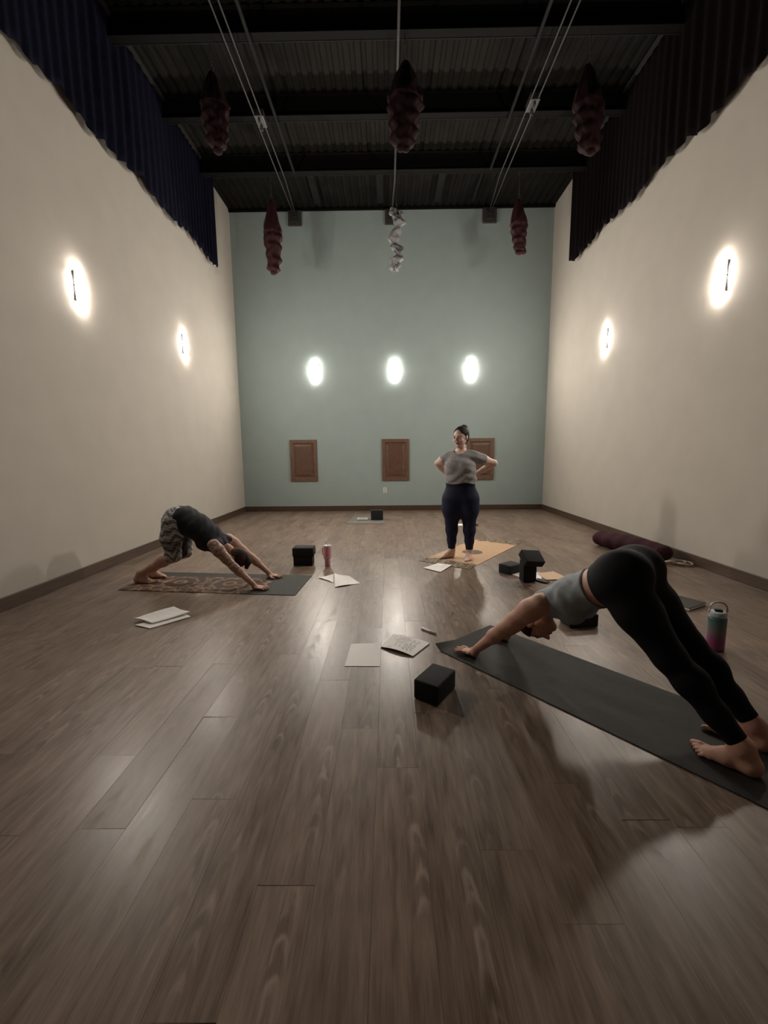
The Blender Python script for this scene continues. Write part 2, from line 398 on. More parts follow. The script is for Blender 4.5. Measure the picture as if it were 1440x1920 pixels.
# ------------------------------------------------------------------ curtains high on both side walls
def curtain(name, xw, sgn, y1, zhem, M, label, seed):
    t = thing(name, label, 'curtain', (xw, y1, zhem))
    r = np.random.default_rng(seed); n = 900; ys = np.linspace(y1, YF+.15, n); m = 16
    v = []; f = []
    ph = np.cumsum(2*np.pi*(ys[0]-ys[1])/.15*(1+.25*np.sin(ys*1.7+seed)))
    for j in range(m+1):
        z = j/m; H = 6.56-zhem
        for i in range(n):
            amp = .016+.008*math.sin(ys[i]*2.3+seed)
            hem = .025*math.sin(ph[i]/2+1)+.035*math.sin(ys[i]*4.1+seed)+.02*math.sin(ys[i]*9.3)
            x = .10+amp*math.sin(ph[i]+.4*math.sin(z*4+ys[i]*2))*(1-.5*z)
            if i < 3: x = .10+.02*i
            zz = zhem+hem*(1-z)+z*H
            if i < 8 and sgn > 0 and j == 0: zz -= .03*(8-i)/8*2
            v.append((sgn*x, ys[i]-y1, zz-zhem))
    for j in range(m):
        for i in range(n-1): f.append((j*n+i, j*n+i+1, (j+1)*n+i+1, (j+1)*n+i))
    me = me_from('drape', v, f, True); o = link('drape', me, M, t)
    sm = o.modifiers.new('s', 'SOLIDIFY'); sm.thickness = .004
    link('curtain_track', box('curtain_track', min(sgn*.06, sgn*.14), max(sgn*.06, sgn*.14), YF+.1-y1, -.01, 6.555-zhem, 6.60-zhem), M_DKSTEEL, t)
curtain('curtain', XL, 1, 8.77, 5.02, M_NAVY, 'long navy blue curtain hanging high along the left wall', 1)
curtain('curtain', XR, -1, 8.74, 4.95, M_MAROON, 'long dark maroon curtain hanging high along the right wall', 2)

# ------------------------------------------------------------------ wall sconces
def sconce(loc, rz, label):
    t = thing('wall_sconce', label, 'wall lamp', loc, rz, 'frosted wall sconces around the room')
    # local: wall plane y=0, room at -y
    link('back_plate', box('back_plate', -.078, .078, -.0225, 0, -.160, .160, .004), M_WHITE, t)
    n = 20; m = 2; v = []; f = []; W, D_, H = .078, .0115, .165
    rows = [(-H, .90), (-H*.5, 1.0), (0, 1.02), (H*.5, 1.0), (H, .90)]
    for z, s in rows:
        for i in range(n+1):
            a = math.pi*i/n; v.append((-W*s*math.cos(a), -.024-D_*s*math.sin(a), z))
    for j in range(len(rows)-1):
        for i in range(n): f.append((j*(n+1)+i, j*(n+1)+i+1, (j+1)*(n+1)+i+1, (j+1)*(n+1)+i))
    o = link('shade', me_from('shade', v, f, True), M_SHADE, t); sm = o.modifiers.new('s', 'SOLIDIFY'); sm.thickness = .004
    link('band', box('band', -.034, .034, -.0435, -.037, -.007, .009, .002), M_BAND, t)
    for s in (-1, 1): link('clip', box('clip', s*.084-.004, s*.084+.004, -.030, -.004, -.008, .010, .002), M_BAND, t)
sconce((-1.643, YB, 3.209), 0, 'lit sconce on the sage back wall, leftmost of its three')
sconce((.164, YB, 3.212), 0, 'lit sconce on the sage back wall, middle of its three')
sconce((1.892, YB, 3.205), 0, 'lit sconce on the sage back wall, rightmost of its three')
sconce((XL, 4.94, 3.19), math.pi/2, 'lit sconce on the left cream wall, the nearer and larger one')
sconce((XL, 7.39, 3.18), math.pi/2, 'lit sconce on the left cream wall, the farther and smaller one')
sconce((XR, 4.91, 3.19), -math.pi/2, 'lit sconce on the right cream wall, the nearer and larger one')
sconce((XR, 7.39, 3.19), -math.pi/2, 'lit sconce on the right cream wall, the farther and smaller one')

# ------------------------------------------------------------------ wooden panels on back wall, outlet, anchor boards
def wood_panel(xc, label):
    t = thing('wall_panel', label, 'panel', (xc, YB, 1.19), 0, 'raised wooden panels on the back wall')
    W, H = .313, .482
    for s in (-1, 1):
        link('stile', box('stile', s*W-(.07 if s > 0 else 0), s*W+(0 if s > 0 else .07), -.03, 0, -H, H, .004), M_PANEL, t)
        link('rail', box('rail', -W+.0705, W-.0705, -.03, 0, s*H-(.08 if s > 0 else 0), s*H+(0 if s > 0 else .08), .004), M_PANEL, t)
    w, h = W-.07, H-.08; bm = bmesh.new()
    r = [(w, h, -.024), (w-.018, h-.018, -.010), (w-.03, h-.03, -.010), (w-.075, h-.075, -.026)]
    vs = [[bm.verts.new((sx*a, z, sz*b)) for sx, sz in ((-1, -1), (1, -1), (1, 1), (-1, 1))] for a, b, z in r]
    for j in range(3):
        for i in range(4): bm.faces.new((vs[j][i], vs[j][(i+1) % 4], vs[j+1][(i+1) % 4], vs[j+1][i]))
    bm.faces.new(vs[3]); link('raised_panel', me_bm('raised_panel', bm), M_PANEL2, t)
wood_panel(-1.975, 'brown raised wood panel at the left on the sage wall')
wood_panel(.173, 'brown raised wood panel in the middle of the sage wall')
wood_panel(2.15, 'brown raised wood panel partly hidden behind the standing person')

t = thing('wall_outlet', 'white duplex power outlet low on the sage back wall', 'outlet', (-.079, YB, .483))
link('cover_plate', box('cover_plate', -.045, .045, -.008, 0, -.065, .065, .003), M_WHITE, t)
for s in (-1, 1):
    so = link('socket', box('socket', -.022, .022, -.012, -.008, s*.028-.018, s*.028+.018, .003), M_CLEAR, t)
    for d in (-.008, .008): link('slot', box('slot', d-.002, d+.002, -.0135, -.0121, s*.028-.008, s*.028+.008), M_DARK, so)

def anchor(xc, label):
    t = thing('anchor_board', label, 'anchor board', (xc, YB, 6.42), 0, 'cable anchor boards at the top of the back wall')
    link('board', box('board', -.145, .145, -.05, 0, -.17, .175, .006), M_BOARD, t)
    link('inner_plate', box('inner_plate', -.075, .075, -.06, -.05, -.10, .10, .004), M_DKSTEEL, t)
    pts = [(.03*math.cos(a), -.066-.012*math.sin(a)**2, .03*math.sin(a)+.02) for a in np.linspace(0, 2*math.pi, 16, endpoint=False)]
    link('ring', tube('ring', pts, .007, 6, True), M_STEEL, t)
    link('bolt', lathe('bolt', [(.009, 0), (.009, .012), (.005, .016)], 10), M_STEEL, t, (0, -.06, -.06), (math.pi/2, 0, 0))
anchor(-1.98, 'small dark wooden anchor board at top left of sage wall')
anchor(.12, 'small dark wooden anchor board behind the white hanging silk')
anchor(2.235, 'small dark wooden anchor board at top right of sage wall')

# cables
def cable(name, pts, r, M, label, cat, group=None):
    t = thing(name, label, cat, pts[0], 0, group)
    o = Vector(pts[0]); link('strand', tube('strand', [Vector(p)-o for p in pts], r, 8), M, t); return t
for dx, lb in ((-.045, 'outer'), (.055, 'inner')):
    cable('ceiling_cable', [(-1.84+dx, YF+.2, 6.21), (-1.86+dx, 8.3, 6.22), (-1.98+dx*.4, YB-.055, 6.47)], .011, M_STEEL, 'thin steel cable under the left side of the ceiling, %s strand of the pair' % lb, 'cable', 'paired ceiling cables')
    cable('ceiling_cable', [(2.11-dx, YF+.2, 6.21), (2.08-dx, 8.3, 6.22), (2.235-dx*.4, YB-.055, 6.47)], .011, M_STEEL, 'thin steel cable under the right side of the ceiling, %s strand of the pair' % lb, 'cable', 'paired ceiling cables')
cable('ceiling_pipe', [(.16, YF+.2, 6.2), (.16, 8.3, 6.21), (.12, YB-.055, 6.45)], .017, M_STEEL, 'grey steel pipe running under the middle of the dark ceiling', 'pipe')
def pulley(loc, label):
    t = thing('pulley_block', label, 'pulley', loc)
    link('housing', box('housing', -.07, .07, -.12, .12, 0, .10, .01), M_DKSTEEL, t)
    for y in (-.07, .07):
        wh = link('wheel', lathe('wheel', [(.03, -.012), (.036, -.008), (.03, 0), (.036, .008), (.03, .012)], 16), M_STEEL, t, (0, y, -.035), (0, math.pi/2, 0))
    link('shackle', tube('shackle', [(0, .02*math.cos(a), -.08+.04*math.sin(a)) for a in np.linspace(0, 2*math.pi, 14, endpoint=False)], .006, 6, True), M_STEEL, t)
pulley((-1.84, 6.95, 6.20), 'dark pulley block on the left pair of ceiling cables')
pulley((2.09, 6.75, 6.20), 'dark pulley block on the right pair of ceiling cables')

# ------------------------------------------------------------------ hanging silks
def silk(x, y, z1, z0, rad, M, label, seed, kind):
    t = thing('hanging_silk', label, 'hanging silk', (x, y, z1), 0, 'bundled aerial silks under the ceiling')
    r = np.random.default_rng(seed); L = z1-z0; m = 90; n = 40; v = []; f = []
    ph = r.uniform(0, 6, 6)
    for j in range(m+1):
        s = j/m; z = -s*L
        if kind == 'braid':
            R = rad*(.68+.16*math.sin(s*30+ph[0])+.10*math.sin(s*53+ph[1])); R *= min(1, s*14+.25)*min(1, (1-s)*16+.3)
            cx = rad*.42*math.sin(s*13+ph[2]); cy = rad*.35*math.cos(s*11+ph[3])
        else:
            R = rad*(.18+.95*min(1, s*2.3)**.8)*(1 if s < .5 else 1-.35*(s-.5)*2)
            if s > .45: R *= .95+.045*(.1 if rad > .146 else .8)*math.sin((s-.45)*62+ph[0])+.035*math.sin(s*41+ph[1])
            R *= min(1, (1-s)*14+.35); cx = rad*.35*(s-.3)*(.5+math.sin(ph[1])); cy = 0
            if s > .45: cx += rad*.10*math.sin(s*40)
        for i in range(n):
            a = 2*math.pi*i/n
            q = 1+.06*math.sin(7*a+3*math.sin(s*5)+ph[4])+.04*math.sin(13*a+s*9+ph[5])+(.09*math.sin(3*a+s*34)+.08*math.sin(5*a-s*47) if kind == 'braid' else .04*math.sin(3*a+s*17)+.03*math.sin(5*a+s*31+ph[2]))
            v.append((cx+R*q*math.cos(a), cy+R*q*math.sin(a)*.8, z))
    for j in range(m):
        for i in range(n): f.append((j*n+i, j*n+(i+1) % n, (j+1)*n+(i+1) % n, (j+1)*n+i))
    f.append(tuple(range(n))); f.append(tuple(m*n+i for i in range(n))[::-1])
    link('fabric', me_from('fabric', v, f, True), M, t)
    if kind == 'braid':
        for dz, dx, s in ((-.12, .09, 1.0), (-.05, -.05, 1.1), (-L+.06, .02, 1.0)):
            b = Body(); rr = .055*s
            for k in range(5):
                q = r.normal(0, .025, 3); b.ell(q, (rr*.7, rr*.6, rr*.8), .01)
            link('loop', b.mesh('loop', .008), M, t, (dx, -.03, dz))
    else:
        b = Body()
        for k in range(4): q = r.normal(0, .02, 3); b.ell(q, (.05, .045, .045), .015)
        link('tail', b.mesh('tail', .008), M, t, (rad*.35*.7*(.5+math.sin(ph[1])), -.01, -L+.02))
    top = 6.30-z1
    pts = []
    link('carabiner', tube('carabiner', [(.016*math.cos(a), 0, .045+.04*math.sin(a)) for a in np.linspace(0, 2*math.pi, 14, endpoint=False)], .006, 6, True), M_STEEL, t)
    link('chain', tube('chain', [(.004*math.sin(k*2), 0, .08+(top-.08)*k/10) for k in range(11)], .006, 6), M_STEEL, t)
silk(-2.06, 8.26, 5.87, 4.63, .145, M_REDSILK, 'dark red bundled silk at far left, in front of the sage wall', 1, 'drop')
silk(.18, 8.26, 5.67, 4.64, .125, M_WHSILK, 'white bundled silk hanging in front of the sage wall', 2, 'braid')
silk(2.37, 8.26, 5.82, 4.92, .13, M_REDSILK, 'dark red bundled silk at far right, in front of the sage wall', 3, 'drop')
silk(-2.10, 5.80, 5.95, 5.10, .15, M_SHADEDSILK, 'dim red silk hanging beside the navy curtain', 4, 'drop')
silk(.24, 5.80, 6.02, 5.08, .19, M_SHADEDSILK, 'dim red silk over the middle pipe, nearest the camera', 5, 'drop')
silk(2.46, 5.80, 5.95, 4.98, .16, M_SHADEDSILK, 'dim red silk hanging beside the maroon curtain', 6, 'drop')

# ------------------------------------------------------------------ mats
def slab_quad(name, P, h, nu, nv, colf=None, lift=None, z0=.0008):
    """thin slab over a quad P (4 xy corners, ccw) with optional vertex colours and lift"""
    P = np.array(P, float); u = np.linspace(0, 1, nu+1); v = np.linspace(0, 1, nv+1); U, V_ = np.meshgrid(u, v, indexing='ij')
    xy = (P[0]*((1-U)*(1-V_))[..., None]+P[1]*(U*(1-V_))[..., None]+P[2]*(U*V_)[..., None]+P[3]*((1-U)*V_)[..., None])
    Z = np.zeros_like(U) if lift is None else lift(U, V_)
    n = (nu+1)*(nv+1); top = np.concatenate([xy, (Z+z0+h)[..., None]], -1).reshape(-1, 3); bot = np.concatenate([xy, (Z+z0)[..., None]], -1).reshape(-1, 3)
    I = np.arange(n).reshape(nu+1, nv+1)
    q = np.stack([I[:-1, :-1], I[1:, :-1], I[1:, 1:], I[:-1, 1:]], -1).reshape(-1, 4)
    ring = list(I[:, 0])+list(I[-1, 1:])+list(I[::-1, -1][1:])+list(I[0, ::-1][1:-1])
    F = [tuple(a) for a in q]+[tuple(a[::-1]+n) for a in q]+[(ring[i], ring[i]+n, ring[(i+1) % len(ring)]+n, ring[(i+1) % len(ring)]) for i in range(len(ring))]
    me = me_from(name, np.vstack([top, bot]), F)
    if colf is not None:
        c = colf(U, V_).reshape(-1, 3); set_col(me, np.vstack([c, c]))
    return me
def on_axis(name, me, M, label, cat, group=None):
    """mesh given in world coords becomes a thing with its origin at its base centre"""
    a = verts(me); c = Vector(((a[:, 0].min()+a[:, 0].max())/2, (a[:, 1].min()+a[:, 1].max())/2, a[:, 2].min()))
    me.transform(Matrix.Translation(-c)); o = link(name, me, M, None, c); return tag(o, label, cat, group)

# black mat on the right
u = np.array([.6380, -.7700]); nn = np.array([.7700, .6380]); A = np.array([.318, 2.778])
P = [A, A+u*1.86, A+u*1.86+nn*.615, A+nn*.615]
def curl(U, V_): return .035*np.clip(1-U/.035, 0, 1)**2*np.clip(1-V_/.35, 0, 1)
on_axis('yoga_mat', slab_quad('yoga_mat', P, .005, 90, 24, None, curl), M_MAT, 'plain charcoal yoga mat under the nearest person in black leggings', 'yoga mat', 'yoga mats')

def sstep(a, b, x): t = np.clip((x-a)/(b-a), 0, 1); return t*t*(3-2*t)
def lines(x, w): return 1-sstep(w*.5, w, np.abs((x % 1)-.5)*1.0) 
# left mat: brown with a tan mandala print, plain charcoal front end
def mandala(U, V_):
    x = U*1.80; y = V_*.66
    base = np.array([.090, .052, .036]); tan = np.array([.36, .22, .14]); dark = np.array([.030, .028, .026])
    ln = np.zeros_like(x)
    def motif(cx, cy, R, k, fr):
        r = np.hypot(x-cx, y-cy); th = np.arctan2(y-cy, x-cx); rr = r+.030*np.cos(k*th)*sstep(0, R, r)
        s = np.exp(-(((rr*fr) % 1-.5)/.11)**2); pet = np.exp(-((np.sin(k*th/2)-(r/R-.5))/.16)**2)*(r > R*.35)
        return np.clip(s+.8*pet, 0, 1)*(1-sstep(R*.95, R, r))
    for cx, cy, R, k, fr in ((.48, .30, .42, 10, 9), (1.02, .30, .38, 8, 8.5), (.02, .30, .34, 6, 8), (.75, .02, .22, 6, 10), (1.30, .25, .20, 6, 11)):
        ln = np.maximum(ln, motif(cx, cy, R, k, fr))
    edge = 1.36+.10*np.cos((y-.33)*9)-.05*np.abs(np.sin(y*24))
    inside = 1-sstep(-.01, .01, x-edge)
    border = np.exp(-((x-edge+.015)/.010)**2)
    strip = 1-sstep(.50, .52, y)*(x < 1.5)*1.0
    c = base*(1-ln[..., None])+tan*ln[..., None]
    c = c*(1-border[..., None])+tan*border[..., None]
    inside = inside*np.clip(strip+.0, 0, 1)
    return dark*(1-inside[..., None])+c*inside[..., None]
P = [(-2.74, 4.10), (-.905, 3.905), (-.86, 4.57), (-2.68, 4.745)]
on_axis('yoga_mat', slab_quad('yoga_mat', P, .005, 340, 124, mandala), M_PMAT, 'brown mandala printed yoga mat with plain charcoal end, at the left', 'yoga mat', 'yoga mats')

# centre mat: cork with lace ends and a dark sun
def cork(U, V_):
    x = U*1.77; y = V_*.66
    base = np.array([.50, .315, .185]); dk = np.array([.055, .043, .026]); tan = np.array([.34, .235, .135])
    def lace(d):
        e = .20+.035*np.abs(np.sin(y*15))+.02*np.sin(y*37)
        ins = (d < e)*1.0
        pat = np.sin(x*95+5*np.sin(y*38))*np.sin(y*80+4*np.sin(x*45))
        return ins, (pat > .15)*1.0
    c = np.tile(base, x.shape+(1,))*(1+.05*np.sin(x*900)[..., None])
    for d in (x, 1.77-x):
        i, p = lace(d); col = dk*(1-p[..., None])+tan*p[..., None]; c = c*(1-i[..., None])+col*i[..., None]
    r = np.hypot(x-.80, y-.33); s = (r < .135)*1.0; ri = (np.sin(r*170+np.cos(np.arctan2(y-.33, x-.80)*12)*1.5) > .6)*1.0
    col = dk*1.35*(1-ri[..., None]*.35)+tan*ri[..., None]*.35
    return c*(1-s[..., None])+col*s[..., None]
P = [(.93, 4.78), (1.985, 6.215), (1.44, 6.61), (.385, 5.185)]
on_axis('yoga_mat', slab_quad('yoga_mat', P, .005, 300, 110, cork), M_PMAT, 'cork coloured yoga mat with dark lace ends under the standing person', 'yoga mat', 'yoga mats')
# far pale mat
on_axis('yoga_mat', slab_quad('yoga_mat', [(-.82, 8.06), (-.08, 8.04), (-.10, 9.3), (-.74, 9.32)], .006, 8, 8), M_GREYMAT, 'pale grey yoga mat lying near the sage back wall', 'yoga mat', 'yoga mats')

# ------------------------------------------------------------------ foam blocks
def block(c, yaw, dims, label, tilt=(0, 0), z=0.001, group='charcoal foam yoga blocks'):
    x, y, h = dims; bm = bmesh.new(); bx(bm, -x/2, x/2, -y/2, y/2, -h/2, h/2, .010, 4)
    me = me_bm('yoga_block', bm); smooth_by_angle(me, 35)
    me.transform(Matrix.Translation((0, 0, h/2)))
    o = link('yoga_block', me, M_FOAM, None, (c[0], c[1], z), (tilt[0], tilt[1], yaw)); return tag(o, label, 'yoga block', group)
def yawof(a, b): return math.atan2(b[1]-a[1], b[0]-a[0])
block((.255, 2.235), math.radians(56), (.225, .15, .112), 'charcoal foam block alone on the floor in front of the large black mat')
block((-1.045, 5.06), .02, (.232, .16, .115), 'charcoal foam block left of the pink tumbler, bottom of two stacked')
block((-1.040, 5.06), .0, (.255, .175, .108), 'charcoal foam block left of the pink tumbler, on top of another', z=.1165)
block((-.235, 8.53), 0, (.245, .16, .20), 'charcoal foam block on the pale mat near the back wall', z=.0072)
block((1.375, 4.665), math.radians(36), (.215, .165, .10), 'charcoal foam block lying flat left of the upright block')
block((1.455, 4.315), math.radians(8), (.145, .105, .225), 'charcoal foam block standing upright on the sheets of paper', z=.006)
block((1.455, 4.262), math.radians(14), (.215, .165, .080), 'charcoal foam block tilted on top of the upright block', tilt=(math.radians(36), math.radians(6)), z=.2345)
block((1.49, 3.19), math.radians(8), (.235, .15, .10), 'charcoal foam block on the floor under the chest of the nearest person')

# ------------------------------------------------------------------ papers
def paper_col(seed, dens=.5, sketch=False):
    r = np.random.default_rng(seed)
    jj = r.uniform(0, 1, (80,))
    def f(U, V_):
        c = np.tile(np.array([.88, .85, .82]), U.shape+(1,)).astype(float)
        row = (V_*26).astype(int); on = ((V_*26) % 1 < .45)&(U > .1)&(U < .1+.8*jj[row % 80])&(V_ > .1)&(V_ < .92)
        wd = (np.sin(U*160+row*7.1) > -.6)
        c[on & wd] *= 1-dens*.5
        if sketch:
            s = np.sin(U*23+3*np.sin(V_*11))*np.sin(V_*27+4*np.sin(U*9)); mk = (s > .35)&(U > .08)&(U < .9)&(V_ > .15)&(V_ < .85); c[mk] *= np.array([.62, .62, .70])
        return c
    return f
def paper(name, P, h, label, seed, dens=.5, sketch=False, lift=None, M=None, z0=.0008, cat='paper', group='loose handouts on the floor'):
    res = (60, 60) if (dens or sketch) else (14, 14)
    me = slab_quad(name, P, h, res[0], res[1], paper_col(seed, dens, sketch), lift, z0)
    return on_axis(name, me, M or M_PAPER, label, cat, group)
wav = lambda a, f=5, p=0: (lambda U, V_: a*(1+np.sin(U*f+V_*3+p))/2)
paper('paper_stack', [(-2.03, 3.20), (-1.88, 3.14), (-1.665, 3.37), (-1.81, 3.50)], .006, 'lower of two stapled handouts on the floor in front of the mandala mat', 1, .25, lift=wav(.003))
paper('paper_stack', [(-2.09, 3.29), (-1.905, 3.215), (-1.70, 3.43), (-1.90, 3.56)], .008, 'upper of two stapled handouts on the floor in front of the mandala mat', 2, .25, z0=.013, lift=wav(.012, 4))
paper('paper_sheet', [(-.55, 4.14), (-.30, 4.275), (-.44, 4.51), (-.62, 4.64)], .0015, 'white handout beside the pink tumbler, its right leaf', 3, .25, lift=wav(.01))
paper('paper_sheet', [(-.665, 4.377), (-.59, 4.30), (-.622, 4.60), (-.774, 4.477)], .0015, 'small folded white corner of the handout beside the pink tumbler', 4, 0, lift=wav(.006), z0=.003)
paper('paper_sheet', [(.583, 4.66), (.76, 4.965), (.60, 5.045), (.405, 4.84)], .0015, 'white handout on the lace end of the cork mat', 5, .25, z0=.0075)
paper('paper_sheet', [(-.289, 2.54), (-.066, 2.536), (-.068, 2.862), (-.275, 2.85)], .002, 'blank white sheet in the middle of the floor', 6, 0, lift=lambda U, V_: .004*V_)
paper('paper_sheet', [(.155, 2.66), (.285, 2.855), (.025, 3.01), (-.065, 2.80)], .003, 'white printed handout with grey drawings beside the blank sheet', 7, .2, True, lift=lambda U, V_: .012*np.sin(V_*3.14)+.004)
paper('paper_sheet', [(1.42, 4.42), (1.60, 4.33), (1.72, 4.60), (1.53, 4.73)], .0015, 'white sheet under the upright foam block', 8, .2, z0=.0008)
paper('paper_sheet', [(1.36, 4.55), (1.43, 4.44), (1.56, 4.62), (1.47, 4.70)], .0015, 'white sheet corner left of the upright foam block', 9, 0, z0=.0030)
paper('card_folder', [(1.66, 4.34), (1.92, 4.36), (1.86, 4.66), (1.65, 4.58)], .003, 'tan card folder behind the shoulder of the nearest person', 10, 0, M=M_TAN, z0=.0052, cat='folder', group=None)

t = thing('mobile_phone', 'black phone lying beside the upright foam block', 'phone', (1.60, 4.30, .006), math.radians(-55))
link('case', box('case', -.075, .075, -.038, .038, 0, .009, .004), M_BLKCOVER, t); link('screen', box('screen', -.069, .069, -.034, .034, .0088, .0096), M_DARK, t)

t = thing('notebook', 'black covered notebook with pale pages behind the nearest person', 'notebook', (2.60, 3.60, .001), math.radians(29))
link('cover', box('cover', -.135, .135, -.105, .105, .024, .029, .001), M_BLKCOVER, t); link('pages', box('pages', -.132, .132, -.102, .102, .0035, .024), M_WHITE, t)
link('back_cover', box('back_cover', -.135, .135, -.105, .105, 0, .003, .001), M_BLKCOVER, t)

t = thing('marker_pen', 'white marker pen on the floor left of the black mat', 'pen', (.296, 3.063, .009), yawof((.242, 3.117), (.35, 3.009)))
link('barrel', lathe('barrel', [(.006, -.07), (.0078, -.066), (.0078, .015), (.0082, .016)], 14), M_WHITE, t, None, (0, math.pi/2, 0))
link('cap', lathe('cap', [(.0085, .017), (.0088, .02), (.0085, .068), (.006, .074)], 14), M_CLEAR, t, None, (0, math.pi/2, 0))

# ------------------------------------------------------------------ tumbler and bottle
t = thing('tumbler', 'pink tumbler with clear lid, handle and straw', 'tumbler', (-.744, 4.985, .001))
link('lower_body', lathe('lower_body', [(.030, 0), (.034, .004), (.036, .085), (.038, .092)], 32), M_PINK2, t)
link('body', lathe('body', [(.038, .092), (.047, .105), (.0475, .115), (.050, .235), (.049, .238)], 32), M_PINK, t)
link('seam_ring', lathe('seam_ring', [(.0475, .104), (.049, .106), (.049, .112), (.0475, .114)], 32), M_PINK2, t)
link('lid', lathe('lid', [(.049, .238), (.051, .241), (.051, .252), (.044, .258), (.02, .258)], 32), M_CLEAR, t)
link('straw', tube('straw', [(.01, 0, .255), (-.004, 0, .28), (-.022, 0, .30)], .0045, 8), M_CLEAR, t)
link('handle', tube('handle', [(-.048, .0, .225), (-.060, .030, .222), (-.064, .036, .20), (-.062, .034, .14), (-.056, .028, .125), (-.040, .0, .125)], .0065, 8), M_PINK, t)
link('foot', lathe('foot', [(.029, -.0002), (.0315, 0), (.0335, .0038)], 32), M_BAND, t)

def grad_mat():
    M = mat('ombre_bottle', (.3, .3, .3), .35, .5, attr='Col'); return M
t = thing('water_bottle', 'teal to magenta water bottle with white carry loop', 'bottle', (2.225, 2.76, .001), math.radians(-20))
bp_ = [(.046, 0), (.053, .006), (.054, .012)]+[(.054, .012+.208*i/24) for i in range(1, 25)]+[(.052, .228), (.044, .236)]
me = lathe('body', bp_, 36); a = verts(me); z = a[:, 2:3]/.23
c = np.where(z < .30, np.array([[.26, .05, .16]]), np.where(z < .6, np.array([[.26, .05, .16]])*(1-(z-.3)/.3)+np.array([[.17, .155, .17]])*((z-.3)/.3), np.array([[.17, .155, .17]])*(1-(z-.6)/.4)+np.array([[.045, .16, .15]])*((z-.6)/.4)))
set_col(me, c); link('body', me, grad_mat(), t)
link('lid', lathe('lid', [(.046, .232), (.050, .236), (.050, .262), (.042, .268), (.02, .268)], 36), mat('pale_blue_plastic', (.42, .50, .54), .4, .5), t)
link('spout', box('spout', -.022, .022, -.018, .012, .266, .284, .004), M_DARK, t)
hp = [(-.047, 0, .25), (-.05, 0, .275), (-.046, 0, .305), (-.03, 0, .325), (0, 0, .333), (.03, 0, .325), (.046, 0, .305), (.05, 0, .275), (.047, 0, .25)]
link('carry_loop', tube('carry_loop', hp, .0065, 8), mat('pale_loop_plastic', (.48, .47, .46), .4, .5), t)

# ------------------------------------------------------------------ bolster, straps, small things at the back
b = Body(); b.cap((-.48, 0, .105), (.48, 0, .105), .10, .10, .02, w=(0, 1, 0), sc=1.35); b.ell((0, 0, .11), (.52, .15, .11), .05)
t = thing('bolster', 'burgundy bolster cushion against the right baseboard', 'bolster', (3.21, 5.56, 0.001), math.radians(-73))
link('cover', b.mesh('cover', .012, warp=lambda X, Y, Z: .004*np.sin(X*30)*np.ones_like(Y*Z)), M_CUSH, t)
for s in (-1, 1): link('piping', tube('piping', [(s*.50, .125*math.cos(a), .107+.088*math.sin(a)) for a in np.linspace(0, 2*math.pi, 24, endpoint=False)], .006, 6, True), M_CUSH, t)
pts = []
for k in range(60):
    a = k/59*2*math.pi*2.6; pts.append((.11*math.cos(a)*(1-.15*math.sin(a*.4))+.05*math.sin(a*.37), .055*math.sin(a)+.02*math.cos(a*.6), .014+.030*(k/60)+.008*math.sin(a*2)))
t = thing('yoga_strap', 'tangled cream cotton strap on the floor at the end of the bolster', 'strap', (3.44, 4.92, .001), math.radians(-10)); link('webbing', tube('webbing', pts, .011, 7), M_ROPE, t)
t = thing('folded_strap', 'white looped strap beside the block on the pale mat', 'strap', (-.50, 8.50, .008))
link('webbing', tube('webbing', [(.05+.0*a, .02, .04) if False else (-.03+.10*math.cos(a), .10*math.sin(a), .02+.006*math.sin(3*a)) for a in np.linspace(0, 2*math.pi, 30, endpoint=False)], .016, 7, True), M_CLEAR, t)
t = thing('dark_bowl', 'small dark bowl on the floor behind the standing person', 'bowl', (1.60, 7.78, .001))
link('rim', lathe('rim', [(.03, 0), (.06, .01), (.08, .035), (.076, .036), (.055, .016), (.02, .008)], 24), M_PANEL2, t)
paper('paper_sheet', [(1.24, 7.70), (1.52, 7.72), (1.50, 7.90), (1.26, 7.90)], .012, 'white sheet on the floor behind the standing person\'s legs', 12, 0)

